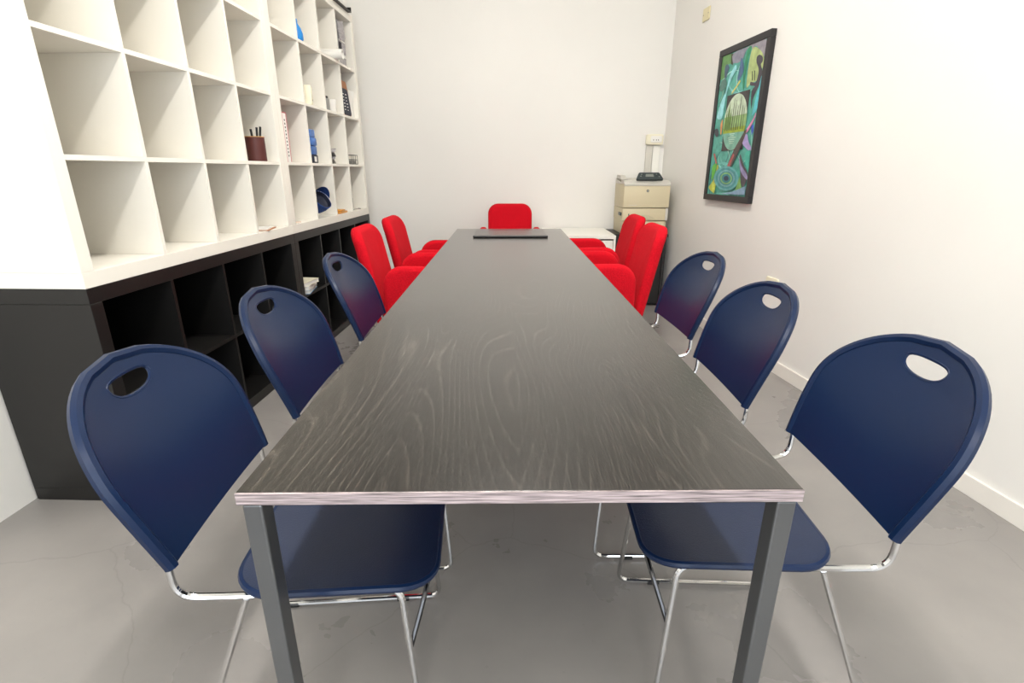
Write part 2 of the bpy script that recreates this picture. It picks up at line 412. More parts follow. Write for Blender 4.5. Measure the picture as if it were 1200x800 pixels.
# ------------------------------------------------------------------ navy stacking chairs
def build_blue_chair():
    root = empty('stacking_chair', (0, 0, 0), 0, 'tmp', 'chair', 'navy plastic stacking chairs')
    # backrest shell: arch outline, concave, with a hand slot at the top
    Z0, Z1 = 0.515, 0.812
    def halfw(v):                        # half width at height fraction v
        base = 0.200 + 0.018 * math.sin(min(v, 0.62) / 0.62 * PI / 2)
        if v <= 0.45: return base
        t = (v - 0.45) / 0.55
        return base * max(0.0, (1 - t ** 2.35)) ** (1 / 2.0)
    def surf(y, z):
        v = (z - Z0) / (Z1 - Z0)
        w = 0.22
        cen = (1 - (y / w) ** 2)
        lean = -0.078 * v - 0.04 * v * v
        return Vector((lean - (0.006 + 0.034 * min(1.0, v * 1.3)) * cen + 0.006, y, z))
    NV, NU = 30, 28
    hole_c, hole_a, hole_b = 0.772, 0.058, 0.020
    def in_hole(y, z):
        if z > hole_c + 0.012: return False
        q = (y / hole_a) ** 2 + ((z - hole_c - 0.012) / 0.036) ** 2
        return q < 1.0
    vv = [i / NV for i in range(NV)] + [0.985, 0.9975]
    # build as radial fans around the hole so the hole edge is clean:
    # outline loop (outer) and hole loop (inner), joined by interpolated rings
    n = 72
    outer = []
    vs2 = [k / 200 for k in range(201)]
    pts = [(halfw(v), Z0 + (Z1 - Z0) * v) for v in vs2]
    full = pts + [(-a, b) for a, b in reversed(pts[:-1])]
    full = [(0.0 + a, b) for a, b in full]
    nb = 40
    full += [(-0.2 + 0.4 * k / nb, Z0) for k in range(1, nb)]
    hc = (0.0, hole_c)
    def ray_hit(ang):
        # farthest outline crossing along ang
        d = Vector((math.cos(ang), math.sin(ang))); best = 0
        for i in range(len(full)):
            a = Vector(full[i]) - Vector(hc); b = Vector(full[(i + 1) % len(full)]) - Vector(hc)
            ca = d.x * a.y - d.y * a.x; cb = d.x * b.y - d.y * b.x
            if (ca <= 0 < cb) or (cb <= 0 < ca):
                t = ca / (ca - cb); p = a + (b - a) * t; s = p.dot(d)
                if s > best: best = s
        return (hc[0] + d.x * best, hc[1] + d.y * best)
    # angles: denser where the outline is far; include the bottom corners
    angs = sorted([2 * PI * k / n for k in range(n)] + [math.atan2(Z0 - hole_c, s * 0.1999) % (2 * PI) for s in (-1, 1)])
    def hole_pt(ang):
        d = Vector((math.cos(ang), math.sin(ang)))
        if d.y >= 0:          # flat-topped half-moon slot
            s = (abs(d.x / hole_a) ** 3 + abs(d.y / 0.012) ** 3) ** (-1 / 3)
        else:
            s = (abs(d.x / hole_a) ** 2.2 + abs(d.y / 0.026) ** 2.2) ** (-1 / 2.2)
        return (hc[0] + d.x * s, hc[1] + d.y * s)
    K = 9
    bm = bmesh.new()
    grid = []
    for k in range(K + 1):
        t = (k / K) ** 1.15
        row = []
        for ang in angs:
            o_ = ray_hit(ang) if k == 0 and False else None
            row.append(None)
        grid.append(row)
    hits = [ray_hit(a) for a in angs]; holes = [hole_pt(a) for a in angs]
    th = 0.0055
    def rows(off):
        R = []
        for k in range(K + 1):
            t = (k / K) ** 1.15
            ring = []
            for hp, op in zip(holes, hits):
                y = hp[0] * (1 - t) + op[0] * t; z = hp[1] * (1 - t) + op[1] * t
                p = surf(y, z); ring.append((p.x + off, p.y, p.z))
            R.append(ring)
        return R
    front = rows(th / 2); back = rows(-th / 2)
    loft(bm, front + list(reversed(back)) + [front[0]], cap=False)
    bmesh.ops.remove_doubles(bm, verts=bm.verts, dist=1e-6)
    br = link('backrest', bm, M_BLUE, root, True)
    # rolled rim round the arch, and the thickened lip of the slot
    bm = bmesh.new()
    arch = [(0.2 * 1.0, Z0 - 0.004)] + pts[::5] + [(-a, b) for a, b in reversed(pts[:-1:5])] + [(-0.2, Z0 - 0.004)]
    tube(bm, [surf(a, b) + Vector((-0.004, 0, 0)) for a, b in arch], 0.0112, 8)
    link('rim', bm, M_BLUE, br, True)
    bm = bmesh.new()
    tube(bm, [surf(*p) for p in holes], 0.0036, 6, closed=True)
    link('hand_slot_lip', bm, M_BLUE, br, True)
    # seat pan
    D0, D1, HW = 0.085, 0.435, 0.208
    cxs = (D0 + D1) / 2; L = D1 - D0
    def seat_pt(a, b, c):
        x = cxs + a; y = b
        q = max(0.0, 1 - (a / (L / 2)) ** 2) * max(0.0, 1 - (b / HW) ** 2)
        fr = max(0.0, (a - 0.075) / 0.1)
        rear = max(0.0, (-a - 0.12) / 0.09)
        return (x, y, 0.452 + c - 0.014 * q - 0.016 * fr * fr + 0.006 * rear)
    bm = bmesh.new()
    rings = []
    for f in (0.02, 0.3, 0.55, 0.75, 0.9, 1.0):
        rings.append([seat_pt(a * f, b * f, 0.004) for a, b in rrect(L, 2 * HW, 0.075, 8)])
    for f in (1.0, 0.9, 0.75, 0.55, 0.3, 0.02):
        rings.append([seat_pt(a * f, b * f, -0.004) for a, b in rrect(L, 2 * HW, 0.075, 8)])
    loft(bm, rings)
    st = link('seat', bm, M_BLUESEAT, root, True)
    bm = bmesh.new()
    tube(bm, [seat_pt(a, b, -0.003) for a, b in rrect(L, 2 * HW, 0.075, 8)], 0.0075, 8, closed=True)
    link('seat_rim', bm, M_BLUE, st, True)
    # chrome rod frame, one bent loop each side
    for s in (-1, 1):
        pts3 = [(-0.006, s * 0.198, 0.53), (-0.004, s * 0.198, 0.446), (0.09, s * 0.186, 0.430), (0.372, s * 0.180, 0.424),
                (0.403, s * 0.214, 0.0115), (-0.055, s * 0.214, 0.0115), (0.105, s * 0.188, 0.426)]
        bm = bmesh.new(); tube(bm, fillet(pts3, 0.034, 6), 0.0062, 8)
        fr = link('side_frame', bm, M_CHROME, root, True)
        for x in (0.30, 0.0):
            bm = bmesh.new(); tube(bm, [(x - 0.016, s * 0.214, 0.0088), (x + 0.016, s * 0.214, 0.0088)], 0.0082, 8)
            link('glide', bm, M_BLACK, fr, True)
    bm = bmesh.new()
    tube(bm, catmull([(0.382, -0.190, 0.285), (0.408, -0.14, 0.36), (0.426, -0.06, 0.412), (0.429, 0, 0.4165), (0.426, 0.06, 0.412), (0.408, 0.14, 0.36), (0.382, 0.190, 0.285)], 5), 0.0052, 8)
    link('front_brace', bm, M_CHROME_DARK_REFL, root, True)
    return root
blue = build_blue_chair()
blue_spots = [
    (-0.587, 0.890, 0.075, 'navy plastic chair on the bookshelf side, at the table corner by the steel leg'),
    (-0.587, 1.440, 0.02, 'navy plastic chair on the bookshelf side, between two other navy chairs'),
    (-0.594, 2.095, 0.02, 'navy plastic chair on the bookshelf side, next to a red armchair'),
    (0.700, 0.958, PI - 0.045, 'navy plastic chair on the painting side, at the table corner by the steel leg'),
    (0.655, 1.500, PI, 'navy plastic chair on the painting side, between two other navy chairs'),
    (0.690, 2.110, PI + 0.06, 'navy plastic chair on the painting side, next to a red armchair'),
]
for i, (x, y, rz, lab) in enumerate(blue_spots):
    o = blue if i == 0 else copy_tree(blue)
    o.location = (x, y, 0); o.rotation_euler = (0, 0, rz); o['label'] = lab

# ------------------------------------------------------------------ red upholstered armchairs
def build_red_chair():
    root = empty('armchair', (0, 0, 0), 0, 'tmp', 'armchair', 'red upholstered armchairs')
    # backrest: tall rounded slab leaning back
    ZB0, ZB1 = 0.26, 0.865
    zc = (ZB0 + ZB1) / 2; hh = ZB1 - ZB0
    def bp(a, b, c):
        z = zc + b
        v = max(0.0, (z - 0.42) / (ZB1 - 0.42))
        lean = -0.115 * v ** 1.15
        curve = -0.022 * (1 - (a / 0.2) ** 2)
        return (lean + curve + c - 0.005, a, z)
    bm = bmesh.new(); pillow(bm, 0.385, hh, 0.062, 0.085, 0.0295, bp, n=8, k=5, crown=0.004)
    link('backrest', bm, M_RED, root, True)
    # arms: upholstered side panels with a rounded rear shoulder
    for s in (-1, 1):
        bm = bmesh.new()
        W, HH = 0.50, 0.42
        def ap(a, b, c, s=s):
            x = 0.262 + a; z = 0.478 + b
            z += -0.004 * max(0, a / 0.25)
            return (x, s * (0.232 - 0.018 * max(0.0, (0.47 - z) / 0.2)) + c + s * 0.012 * (a / 0.25), z)
        pillow(bm, W, HH, 0.062, 0.105, 0.028, ap, n=8, k=5, crown=0.003)
        link('arm', bm, M_RED, root, True)
    bm = bmesh.new(); pillow(bm, 0.47, 0.40, 0.11, 0.05, 0.035, lambda a, b, c: (0.27 + a, b, 0.40 + c + 0.0), n=6, k=4, crown=0.008)
    link('seat_cushion', bm, M_RED, root, True)
    link('seat_base', B(0.03, 0.49, -0.195, 0.195, 0.27, 0.345, 0.015), M_RED, root, True)
    for x in (0.07, 0.44):
        for s in (-1, 1):
            bm = bmesh.new(); tube(bm, [(x, s * 0.16, 0.275), (x + (0.02 if x > 0.2 else -0.03), s * 0.175, 0.0)], 0.013, 10)
            link('leg', bm, M_DARKMETAL, root, True)
    return root
red = build_red_chair()
red_spots = [
    (-0.665, 2.765, 0.0, 'red upholstered armchair on the bookshelf side, next to a navy chair'),
    (-0.645, 3.330, 0.0, 'red upholstered armchair on the bookshelf side, closest to the back wall'),
    (0.655, 2.830, PI, 'red upholstered armchair on the painting side, next to a navy chair'),
    (0.690, 3.430, PI, 'red upholstered armchair on the painting side, in front of the printer'),
    (-0.018, 4.530, -PI / 2, 'red upholstered armchair at the head of the table behind the desk pad'),
]
for i, (x, y, rz, lab) in enumerate(red_spots):
    o = red if i == 0 else copy_tree(red)
    o.location = (x, y, 0); o.rotation_euler = (0, 0, rz); o['label'] = lab

# ------------------------------------------------------------------ cube shelving along the left wall
X0, Y0 = -1.24, 4.55
CELL, DIV, FR, DEP = 0.335, 0.016, 0.05, 0.39
PITCH = CELL + DIV
ULEN = 2 * FR + 4 * CELL + 3 * DIV
def shelf_frame(name, s_off, z, label, cat, group):
    x = X0 - s_off * math.sin(TH); y = Y0 - s_off * math.cos(TH)
    return empty(name, (x, y, z), -TH, label, cat, group)
def build_shelf(root, rows, m, back):
    """local: far end at y=0 running to -ULEN, front at x=0, depth to -DEP"""
    hgt = 2 * FR + rows * CELL + (rows - 1) * DIV
    g = 0.0004
    link('top_panel', B(-DEP, 0, -ULEN, 0, hgt - FR, hgt, 0.0012, 1), m, root)
    link('bottom_panel', B(-DEP, 0, -ULEN, 0, 0, FR, 0.0012, 1), m, root)
    side = link('side_panel', B(-DEP, 0, -FR, 0, FR + g, hgt - FR - g, 0.0012, 1), m, root)
    s2 = side.copy(); COL.objects.link(s2); s2.parent = root; s2.location = (0, -(ULEN - FR), 0)
    first = None
    for r in range(1, rows):
        z = FR + r * CELL + (r - 1) * DIV
        if first is None:
            first = link('shelf_board', B(-DEP + 0.002, -0.002, -(ULEN - FR) + g, -FR - g, 0, DIV), m, root)
            o = first
        else:
            o = first.copy(); COL.objects.link(o); o.parent = root
        o.location = (0, 0, z)
    dv = None
    for c in range(1, 4):
        for r in range(rows):
            y = -(FR + c * PITCH); z = FR + r * PITCH
            if dv is None:
                dv = link('divider', B(-DEP + 0.002, -0.002, 0, DIV, g, CELL - g), m, root); o = dv
            else:
                o = dv.copy(); COL.objects.link(o); o.parent = root
            o.location = (0, y, z)
    if back:
        link('back_panel', B(-DEP - 0.006, -DEP - 0.0004, -ULEN + 0.002, -0.002, 0.002, hgt - 0.002), m, root)
    return hgt
roots = {}
specs = [('black', 0, 'black-brown low cube shelf by the back wall, under a tall white shelf', 'black-brown low cube shelf under the white shelf that holds the pen cup'),
         ('white', 1, 'tall white cube shelf by the back wall, standing on a black one', 'tall white cube shelf holding the pen cup, standing on a black one')]
for u in range(2):
    b_ = shelf_frame('low_bookcase', u * (ULEN + 0.001), 0.0, specs[0][2 + u], 'shelf', 'black low cube shelves')
    hb = build_shelf(b_, 2, M_BSHELF, True)
    w_ = shelf_frame('cube_bookcase', u * (ULEN + 0.001), hb + 0.0005, specs[1][2 + u], 'shelf', 'tall white cube shelves')
    build_shelf(w_, 4, M_WSHELF, False)
    roots[('b', u)] = b_; roots[('w', u)] = w_
ZW = hb + 0.0005
def S(u, k, d, t, z):
    """world point: unit u, cell k from the far end, d = depth behind the front, t = 0..1 across the cell from its far side"""
    ly = -(FR + k * PITCH + t * CELL) - u * (ULEN + 0.001); lx = -d
    return Vector((X0 + lx * math.cos(TH) + ly * math.sin(TH), Y0 - lx * math.sin(TH) + ly * math.cos(TH), z))
def zrow(r): return ZW + FR + r * PITCH + 0.0006
ZTOP = ZW + 2 * FR + 4 * CELL + 3 * DIV + 0.0006
def at(name, p, label, cat, rz=0.0, group=None):
    return empty(name, p, -TH + rz, label, cat, group)
def single(name, bm, m, p, label, cat, rz=0.0, smooth=False, group=None):
    o = link(name, bm, m, None, smooth); o.location = p; o.rotation_euler = (0, 0, -TH + rz)
    return tag(o, label, cat, group)

M_BLUEPAPER = mat('light_blue_print', (92, 160, 205), 0.6)
M_GREYPRINT = mat('newsprint', (172, 168, 170), 0.8, var=0.25, scale=34, stretch=(1, 1, 2.2))
M_INK = mat('print_ink', (60, 58, 62), 0.8)
M_REDCOVER = mat('red_cover', (190, 62, 78), 0.5)
M_BRIGHTBLUE = mat('bright_blue', (18, 128, 205), 0.45)
M_BLUETIN = mat('blue_wrap', (62, 108, 178), 0.45, var=0.3, scale=18)
M_DENIM = mat('blue_cloth', (38, 70, 132), 0.85, var=0.1, scale=80, bump=0.3, bscale=200)
M_DARKBLUE = mat('dark_navy', (22, 28, 48), 0.6)
M_GREY = mat('mid_grey', (128, 126, 122), 0.5)
M_TIN = mat('brushed_tin', (170, 170, 168), 0.28, metal=0.8)
M_BROWN = mat('oxblood_leather', (84, 38, 34), 0.5, bump=0.15, bscale=120)
M_TAN = mat('tan_lining', (196, 150, 84), 0.6)
M_OAK = mat('plaque_wood', (160, 104, 60), 0.5, var=0.2, scale=10, stretch=(1, 6, 1))
M_ORANGE = mat('orange_amber', (214, 150, 62), 0.35)
M_CREAM = mat('cream_plastic', (236, 230, 205), 0.5)

# on top of the far white shelf: black tray with papers and a box
t = at('letter_tray', S(0, 0, 0.165, 0.62, ZTOP), 'dark flat tray on top of the white shelf', 'tray')
link('tray_base', B(-0.16, 0.19, -0.16, 0.17, 0, 0.006), M_DARKMETAL, t)
for (a0, a1, b0, b1) in ((-0.16, 0.19, -0.16, -0.155), (-0.16, 0.19, 0.165, 0.17), (-0.16, -0.155, -0.155, 0.165)):
    link('tray_wall', B(a0, a1, b0, b1, 0.0061, 0.035), M_DARKMETAL, t)
single('paper_stack', B(-0.13, 0.15, -0.11, 0.13, 0, 0.05, 0.002, 1), M_PAPER, S(0, 0, 0.165, 0.62, ZTOP + 0.0065), 'stack of white paper in the dark tray on top of the shelf', 'paper')

# top row: printed sheets, rolled paper, blue bottle
t = at('newspaper', S(0, 0, 0.05, 0.46, zrow(3)), 'grey printed newspaper standing in the top cube beside the wall', 'newspaper')
bm = bmesh.new()
rings = [[(0.012 * math.sin(2.6 * v) + x - 0.01 * v, y * (1 - 0.10 * v), 0.31 * v) for (x, y) in ((0.0, -0.115), (0.01, 0.0), (0.0, 0.115), (-0.006, 0.115), (0.004, 0.0), (-0.006, -0.115))] for v in (0, 0.2, 0.4, 0.6, 0.8, 1.0)]
loft(bm, rings); link('sheets', bm, M_GREYPRINT, t, True)
bm = bmesh.new(); box(bm, -0.003, 0.003, -0.06, 0.07, 0, 0.12)
bmesh.ops.rotate(bm, cent=(0, 0, 0), matrix=Matrix.Rotation(0.25, 3, 'X'), verts=bm.verts)
link('folded_flap', bm, M_GREYPRINT, t).location = (0.024, 0.0, 0.18)
for z, h_, y0, y1 in ((0.11, 0.045, -0.075, -0.025), (0.165, 0.008, -0.075, 0.06), (0.06, 0.02, 0.0, 0.05)):
    link('print_block', B(0.0215, 0.0235, y0, y1, z, z + h_), M_INK if h_ > 0.03 else M_PAPER, t)
single('brochure', B(-0.07, 0.07, -0.008, 0.008, 0, 0.26, 0.001, 1), M_PAPER, S(0, 0, 0.08, 0.93, zrow(3)), 'thin white brochure standing upright beside the newspaper', 'brochure')
bm = bmesh.new(); 
lp = [(0.0, 0.0)]
R_ = 0.033
outer = [(R_, -0.36), (R_, 0.0), (R_ - 0.004, 0.0), (R_ - 0.006, -0.03), (0.001, -0.03)]
lathe(bm, [(0.001, -0.36)] + outer, 20)
bmesh.ops.rotate(bm, cent=(0, 0, 0), matrix=Matrix.Rotation(PI / 2, 3, 'Y'), verts=bm.verts)
bmesh.ops.translate(bm, vec=(0.0, 0, R_), verts=bm.verts)
single('paper_roll', bm, M_PAPER, S(0, 1, -0.055, 0.20, zrow(3)), 'white paper roll poking out of a top cube', 'paper roll', 0.06, True)
t = at('spray_bottle', S(0, 2, 0.035, 0.80, zrow(3)), 'bright blue bottle in the top row of the white shelf', 'bottle')
bm = bmesh.new(); lathe(bm, [(0.001, 0), (0.034, 0), (0.038, 0.008), (0.038, 0.04), (0.028, 0.07), (0.015, 0.09), (0.012, 0.1), (0.001, 0.1)], 18); link('bottle_body', bm, M_BRIGHTBLUE, t, True)
bm = bmesh.new(); lathe(bm, [(0.001, 0.1005), (0.014, 0.1005), (0.012, 0.118), (0.001, 0.119)], 14); link('cap', bm, M_BRIGHTBLUE, t, True)

# third row up
t = at('plastic_box', S(0, 2, 0.04, 0.60, zrow(2)), 'small cream plastic box with a dark dot', 'box', 0.3)
link('box_body', B(-0.03, 0.03, -0.042, 0.042, 0, 0.115, 0.006), M_CREAM, t, True)
bm = bmesh.new(); lathe(bm, [(0.001, 0), (0.005, 0), (0.005, 0.0015), (0.001, 0.0018)], 10); bmesh.ops.rotate(bm, cent=(0, 0, 0), matrix=Matrix.Rotation(PI / 2, 3, 'Y'), verts=bm.verts)
link('dot', bm, M_BLACK, t).location = (0.0302, -0.012, 0.03)
t = at('tin_mug', S(0, 1, 0.045, 0.76, zrow(2)), 'brushed metal mug with dark lid beside a white cup', 'mug')
bm = bmesh.new(); lathe(bm, [(0.001, 0), (0.036, 0), (0.037, 0.004), (0.037, 0.075), (0.034, 0.078), (0.001, 0.078)], 20); link('mug_body', bm, M_TIN, t, True)
bm = bmesh.new(); lathe(bm, [(0.001, 0.0785), (0.03, 0.0785), (0.028, 0.092), (0.001, 0.094)], 18); link('lid', bm, M_BLACK, t, True)
bm = bmesh.new(); tube(bm, catmull([(0.0, -0.037, 0.06), (0.0, -0.062, 0.052), (0.0, -0.062, 0.026), (0.0, -0.037, 0.018)], 4), 0.004, 6); link('mug_handle', bm, M_TIN, t, True)
t = at('cup', S(0, 1, 0.045, 0.36, zrow(2)), 'white ceramic cup beside the metal mug', 'cup')
bm = bmesh.new(); lathe(bm, [(0.001, 0), (0.03, 0), (0.033, 0.01), (0.036, 0.085), (0.033, 0.085), (0.03, 0.012), (0.001, 0.012)], 20); link('cup_body', bm, M_PAPER, t, True)
bm = bmesh.new(); tube(bm, catmull([(0.0, -0.034, 0.066), (0.0, -0.056, 0.058), (0.0, -0.056, 0.03), (0.0, -0.033, 0.022)], 4), 0.004, 6); link('cup_handle', bm, M_PAPER, t, True)
t = at('wooden_plaque', S(0, 0, 0.04, 0.62, zrow(2) + 0.001), 'wooden plaque with a black face and pale lettering lines', 'plaque', 0.0)
bm = bmesh.new(); pillow(bm, 0.20, 0.25, 0.018, 0.03, 0.004, lambda a, b, c: (c - 0.10 * b, a, 0.127 + b), n=5); link('plaque_board', bm, M_OAK, t, True)
bm = bmesh.new(); pillow(bm, 0.17, 0.19, 0.006, 0.03, 0.002, lambda a, b, c: (c + 0.0125 - 0.10 * b, a, 0.100 + b), n=5); fp = link('plaque_face', bm, M_DARKBLUE, t, True)
for i in range(6):
    for j in range(2):
        b0 = -0.06 + i * 0.022; w = 0.02 + 0.012 * ((i * 7 + j * 3) % 3) / 2
        bm = bmesh.new(); y0 = -0.055 + j * 0.06
        box(bm, 0.0158 - 0.10 * b0 , 0.0166 - 0.10 * b0, y0, y0 + w, 0.100 + b0, 0.106 + b0)
        link('lettering', bm, M_PAPER, fp)
bm = bmesh.new()
rings = []
for v in range(6):
    q = v / 5
    rings.append([(0.008 * math.sin(5 * q + a * 60) + c, a, 0.2 * q) for a, c in ((-0.05, 0), (-0.017, 0.006), (0.017, -0.004), (0.05, 0), (0.05, -0.003), (0.017, -0.007), (-0.017, 0.003), (-0.05, -0.003))])
loft(bm, rings)
single('crumpled_paper', bm, M_PAPER, S(0, 0, 0.035, 0.16, zrow(2)), 'crumpled translucent white sheet beside the wooden plaque', 'paper', -0.1, True)

# second row up
t = at('magazine_file', S(0, 3, 0.004, 0.905, zrow(1)), 'slim white file with red covers standing upright', 'file')
link('spine', B(-0.004, 0.0, -0.022, 0.022, 0, 0.262), M_PAPER, t)
for s_ in (-1, 1): link('cover', B(-0.2, 0.001, s_ * 0.0245 - 0.0023, s_ * 0.0245 + 0.0023, 0, 0.266), M_REDCOVER, t)
link('top_edge', B(-0.2, 0.001, -0.022, 0.022, 0.2622, 0.266), M_REDCOVER, t)
link('pages', B(-0.19, -0.0045, -0.0215, 0.0215, 0.004, 0.25), M_PAPER, t)
for i in range(11): link('lettering', B(0.0002, 0.0008, -0.006, 0.004, 0.03 + i * 0.019, 0.03 + i * 0.019 + 0.010), M_INK, t)
t = at('gift_pack', S(0, 2, 0.052, 0.79, zrow(1)), 'blue wrapped pack with a dark base', 'pack', 0.05)
link('pack_base', B(-0.045, 0.045, -0.05, 0.05, 0, 0.05, 0.004), M_DARKBLUE, t, True)
for i, (z0, z1, o_) in enumerate(((0.0502, 0.105, 0.0), (0.1052, 0.155, 0.004), (0.1552, 0.205, -0.003))):
    link('wrapped_block', B(-0.045 + o_, 0.045 + o_, -0.05, 0.05, z0, z1, 0.008), M_BLUETIN, t, True)
link('pack_label', B(0.0452, 0.046, -0.02, 0.02, 0.008, 0.04), M_PAPER, t)
t = at('folded_leaflet', S(0, 1, 0.055, 0.80, zrow(1)), 'grey folded leaflets in a loose zigzag heap', 'leaflet', 0.2)
for i in range(4):
    bm = bmesh.new(); box(bm, -0.045, 0.045, -0.042, 0.042, -0.004, 0.004, 0.001, 1)
    bmesh.ops.rotate(bm, cent=(0, 0, 0), matrix=Matrix.Rotation((0.30 if i % 2 else -0.30), 3, 'X'), verts=bm.verts)
    o = link('leaflet_fold', bm, M_GREYPRINT if i % 2 else M_GREY, t); o.location = (0.003 * i, 0.004 * (i % 2), 0.0175 + i * 0.0235)
t = at('wire_organiser', S(0, 0, 0.06, 0.45, zrow(1)), 'small grey wire organiser box by the shelf end', 'organiser')
M_WIRE = mat('grey_wire', (105, 105, 98), 0.4, metal=0.5)
for z in (0.004, 0.036, 0.07):
    bm = bmesh.new(); tube(bm, [(a, b, z) for a, b in rrect(0.1, 0.12, 0.012, 3)], 0.0026, 6, closed=True); link('wire_ring', bm, M_WIRE, t, True)
for a, b in ((0.05, 0.05), (0.05, -0.05), (-0.05, 0.05), (-0.05, -0.05), (0.05, 0.0), (-0.05, 0.0), (0, 0.06), (0, -0.06)):
    bm = bmesh.new(); tube(bm, [(a, b, 0.004), (a, b, 0.07)], 0.002, 6); link('wire_upright', bm, M_WIRE, t, True)
link('organiser_floor', B(-0.048, 0.048, -0.058, 0.058, 0.0, 0.0013), M_GREY, t)
link('note_block', B(-0.035, 0.035, -0.045, 0.045, 0.0015, 0.028), M_GREY, t)
# pen cup in the nearer unit
t = at('pen_cup', S(1, 0, 0.055, 0.40, zrow(1)), 'oxblood leather pen cup holding black pens', 'pen cup')
bm = bmesh.new(); lathe(bm, [(0.001, 0), (0.046, 0), (0.047, 0.004), (0.047, 0.118), (0.043, 0.118), (0.043, 0.006), (0.001, 0.006)], 24); link('cup_body', bm, M_BROWN, t, True)
bm = bmesh.new(); lathe(bm, [(0.0425, 0.1185), (0.0475, 0.1185), (0.0475, 0.122), (0.0425, 0.122), (0.0425, 0.1185)], 24); link('lining', bm, M_TAN, t, True)
pens = [(0.02, 0.022, 0.012, 0.03, 0.165, M_BLACK, 'black pen leaning in the oxblood cup, clip outwards'), (0.018, -0.006, 0.004, 0.012, 0.16, M_BLACK, 'short black marker standing in the oxblood cup'), (0.0, -0.022, -0.01, -0.028, 0.150, M_TIN, 'silver pen standing in the oxblood cup')]
for i, (a, b, a2, b2, h_, m_, lab) in enumerate(pens):
    p = at('pen', S(1, 0, 0.055, 0.40, zrow(1) + 0.0065), lab, 'pen', 0, 'pens in the cup')
    bm = bmesh.new(); tube(bm, [(a2 * 0.5, b2 * 0.5, 0.001), (a * 1.0, b * 1.0, h_ * 0.72)], 0.005, 8); link('barrel', bm, m_, p, True)
    bm = bmesh.new(); tube(bm, [(a * 1.0, b * 1.0, h_ * 0.725), (a * 1.25, b * 1.25, h_)], 0.0056, 8); link('pen_cap', bm, M_BLACK, p, True)

# bottom row of the white shelves
t = at('clipboard', S(1, 0, 0.14, 0.58, zrow(0)), 'clipboard with white paper and dark clip', 'clipboard', 0.25)
link('board', B(-0.13, 0.13, -0.09, 0.09, 0, 0.004), M_OAK, t)
link('sheet', B(-0.12, 0.12, -0.085, 0.085, 0.0042, 0.009), M_PAPER, t)
link('clip', B(-0.13, -0.105, -0.04, 0.04, 0.0092, 0.02, 0.003), M_DARKMETAL, t, True)
t = at('cap_hat', S(0, 2, 0.035, 0.66, zrow(0)), 'blue cloth cap with dark lining lying on the shelf edge', 'hat', -0.35)
tilt = Matrix.Rotation(0.95, 3, 'Y')
def tilted(bm):
    bmesh.ops.rotate(bm, cent=(0, 0, 0), matrix=tilt, verts=bm.verts)
    bmesh.ops.translate(bm, vec=(-0.045, 0, 0.0645), verts=bm.verts)
    return bm
def crown_ring(r, z, n=20): return [(1.0 * r * math.cos(2 * PI * k / n), r * math.sin(2 * PI * k / n) * (1 + 0.06 * math.sin(6 * PI * k / n)), z) for k in range(n)]
bm = bmesh.new(); loft(bm, [crown_ring(0.001, -0.012), crown_ring(0.03, -0.01), crown_ring(0.052, 0.008), crown_ring(0.064, 0.05), crown_ring(0.068, 0.095), crown_ring(0.064, 0.096), crown_ring(0.060, 0.06)], cap=True)
link('crown', tilted(bm), M_DENIM, t, True)
bm = bmesh.new(); loft(bm, [crown_ring(0.0632, 0.0945), crown_ring(0.058, 0.07), crown_ring(0.05, 0.066), crown_ring(0.001, 0.064)], cap=False)
link('lining', tilted(bm), M_DARKBLUE, t, True)
bm = bmesh.new(); rings = []
for i in range(6):
    q = i / 5; rr = 0.067 + 0.002 * q
    rings.append([(rr * math.cos(a), rr * math.sin(a) * 1.0, 0.097 + 0.05 * q * (1 - (a - 2.6) ** 2 / 1.0)) for a in [1.6 + 2.0 * j / 10 for j in range(11)]])
loft(bm, rings, closed=False, cap=False); bmesh.ops.solidify(bm, geom=bm.faces[:], thickness=0.004)
link('visor', tilted(bm), M_DENIM, t, True)
t = at('tape_dispenser', S(0, 2, 0.20, 0.72, zrow(0)), 'silver and black tape dispenser behind the blue cap', 'dispenser')
link('dispenser_base', B(-0.05, 0.05, -0.035, 0.035, 0, 0.03, 0.005), M_BLACK, t, True)
bm = bmesh.new(); lathe(bm, [(0.02, -0.02), (0.042, -0.02), (0.042, 0.02), (0.02, 0.02), (0.02, -0.02)], 20); bmesh.ops.rotate(bm, cent=(0, 0, 0), matrix=Matrix.Rotation(PI / 2, 3, 'X'), verts=bm.verts)
link('tape_roll', bm, M_TIN, t, True).location = (0, 0, 0.0735)
t = at('amber_box', S(0, 1, 0.04, 0.55, zrow(0)), 'flat orange box with amber ends', 'box')
link('box_tray', B(-0.03, 0.03, -0.085, 0.085, 0, 0.014, 0.003), M_ORANGE, t, True)
link('box_lid', B(-0.032, 0.032, -0.055, 0.03, 0.0142, 0.028, 0.004), M_ORANGE, t, True)
t = at('radio_handset', S(0, 0, 0.035, 0.86, zrow(0)), 'small black handset standing by a coiled cable', 'handset')
link('handset_body', B(-0.014, 0.014, -0.02, 0.02, 0.0, 0.10, 0.005), M_BLACK, t, True)
link('handset_base', B(-0.02, 0.02, -0.0255, -0.0205, 0.0, 0.03, 0.001, 1), M_CREAM, t, True)
bm = bmesh.new(); tube(bm, catmull([S(0, 0, 0.03, 0.72, zrow(0) + 0.003), S(0, 0, 0.05, 0.5, zrow(0) + 0.003), S(0, 0, 0.02, 0.3, zrow(0) + 0.003), S(0, 0, 0.06, 0.12, zrow(0) + 0.003)], 6), 0.0022, 6)
tag(link('cable', bm, M_GREY, None, True), 'thin grey cable lying beside the black handset', 'cable')
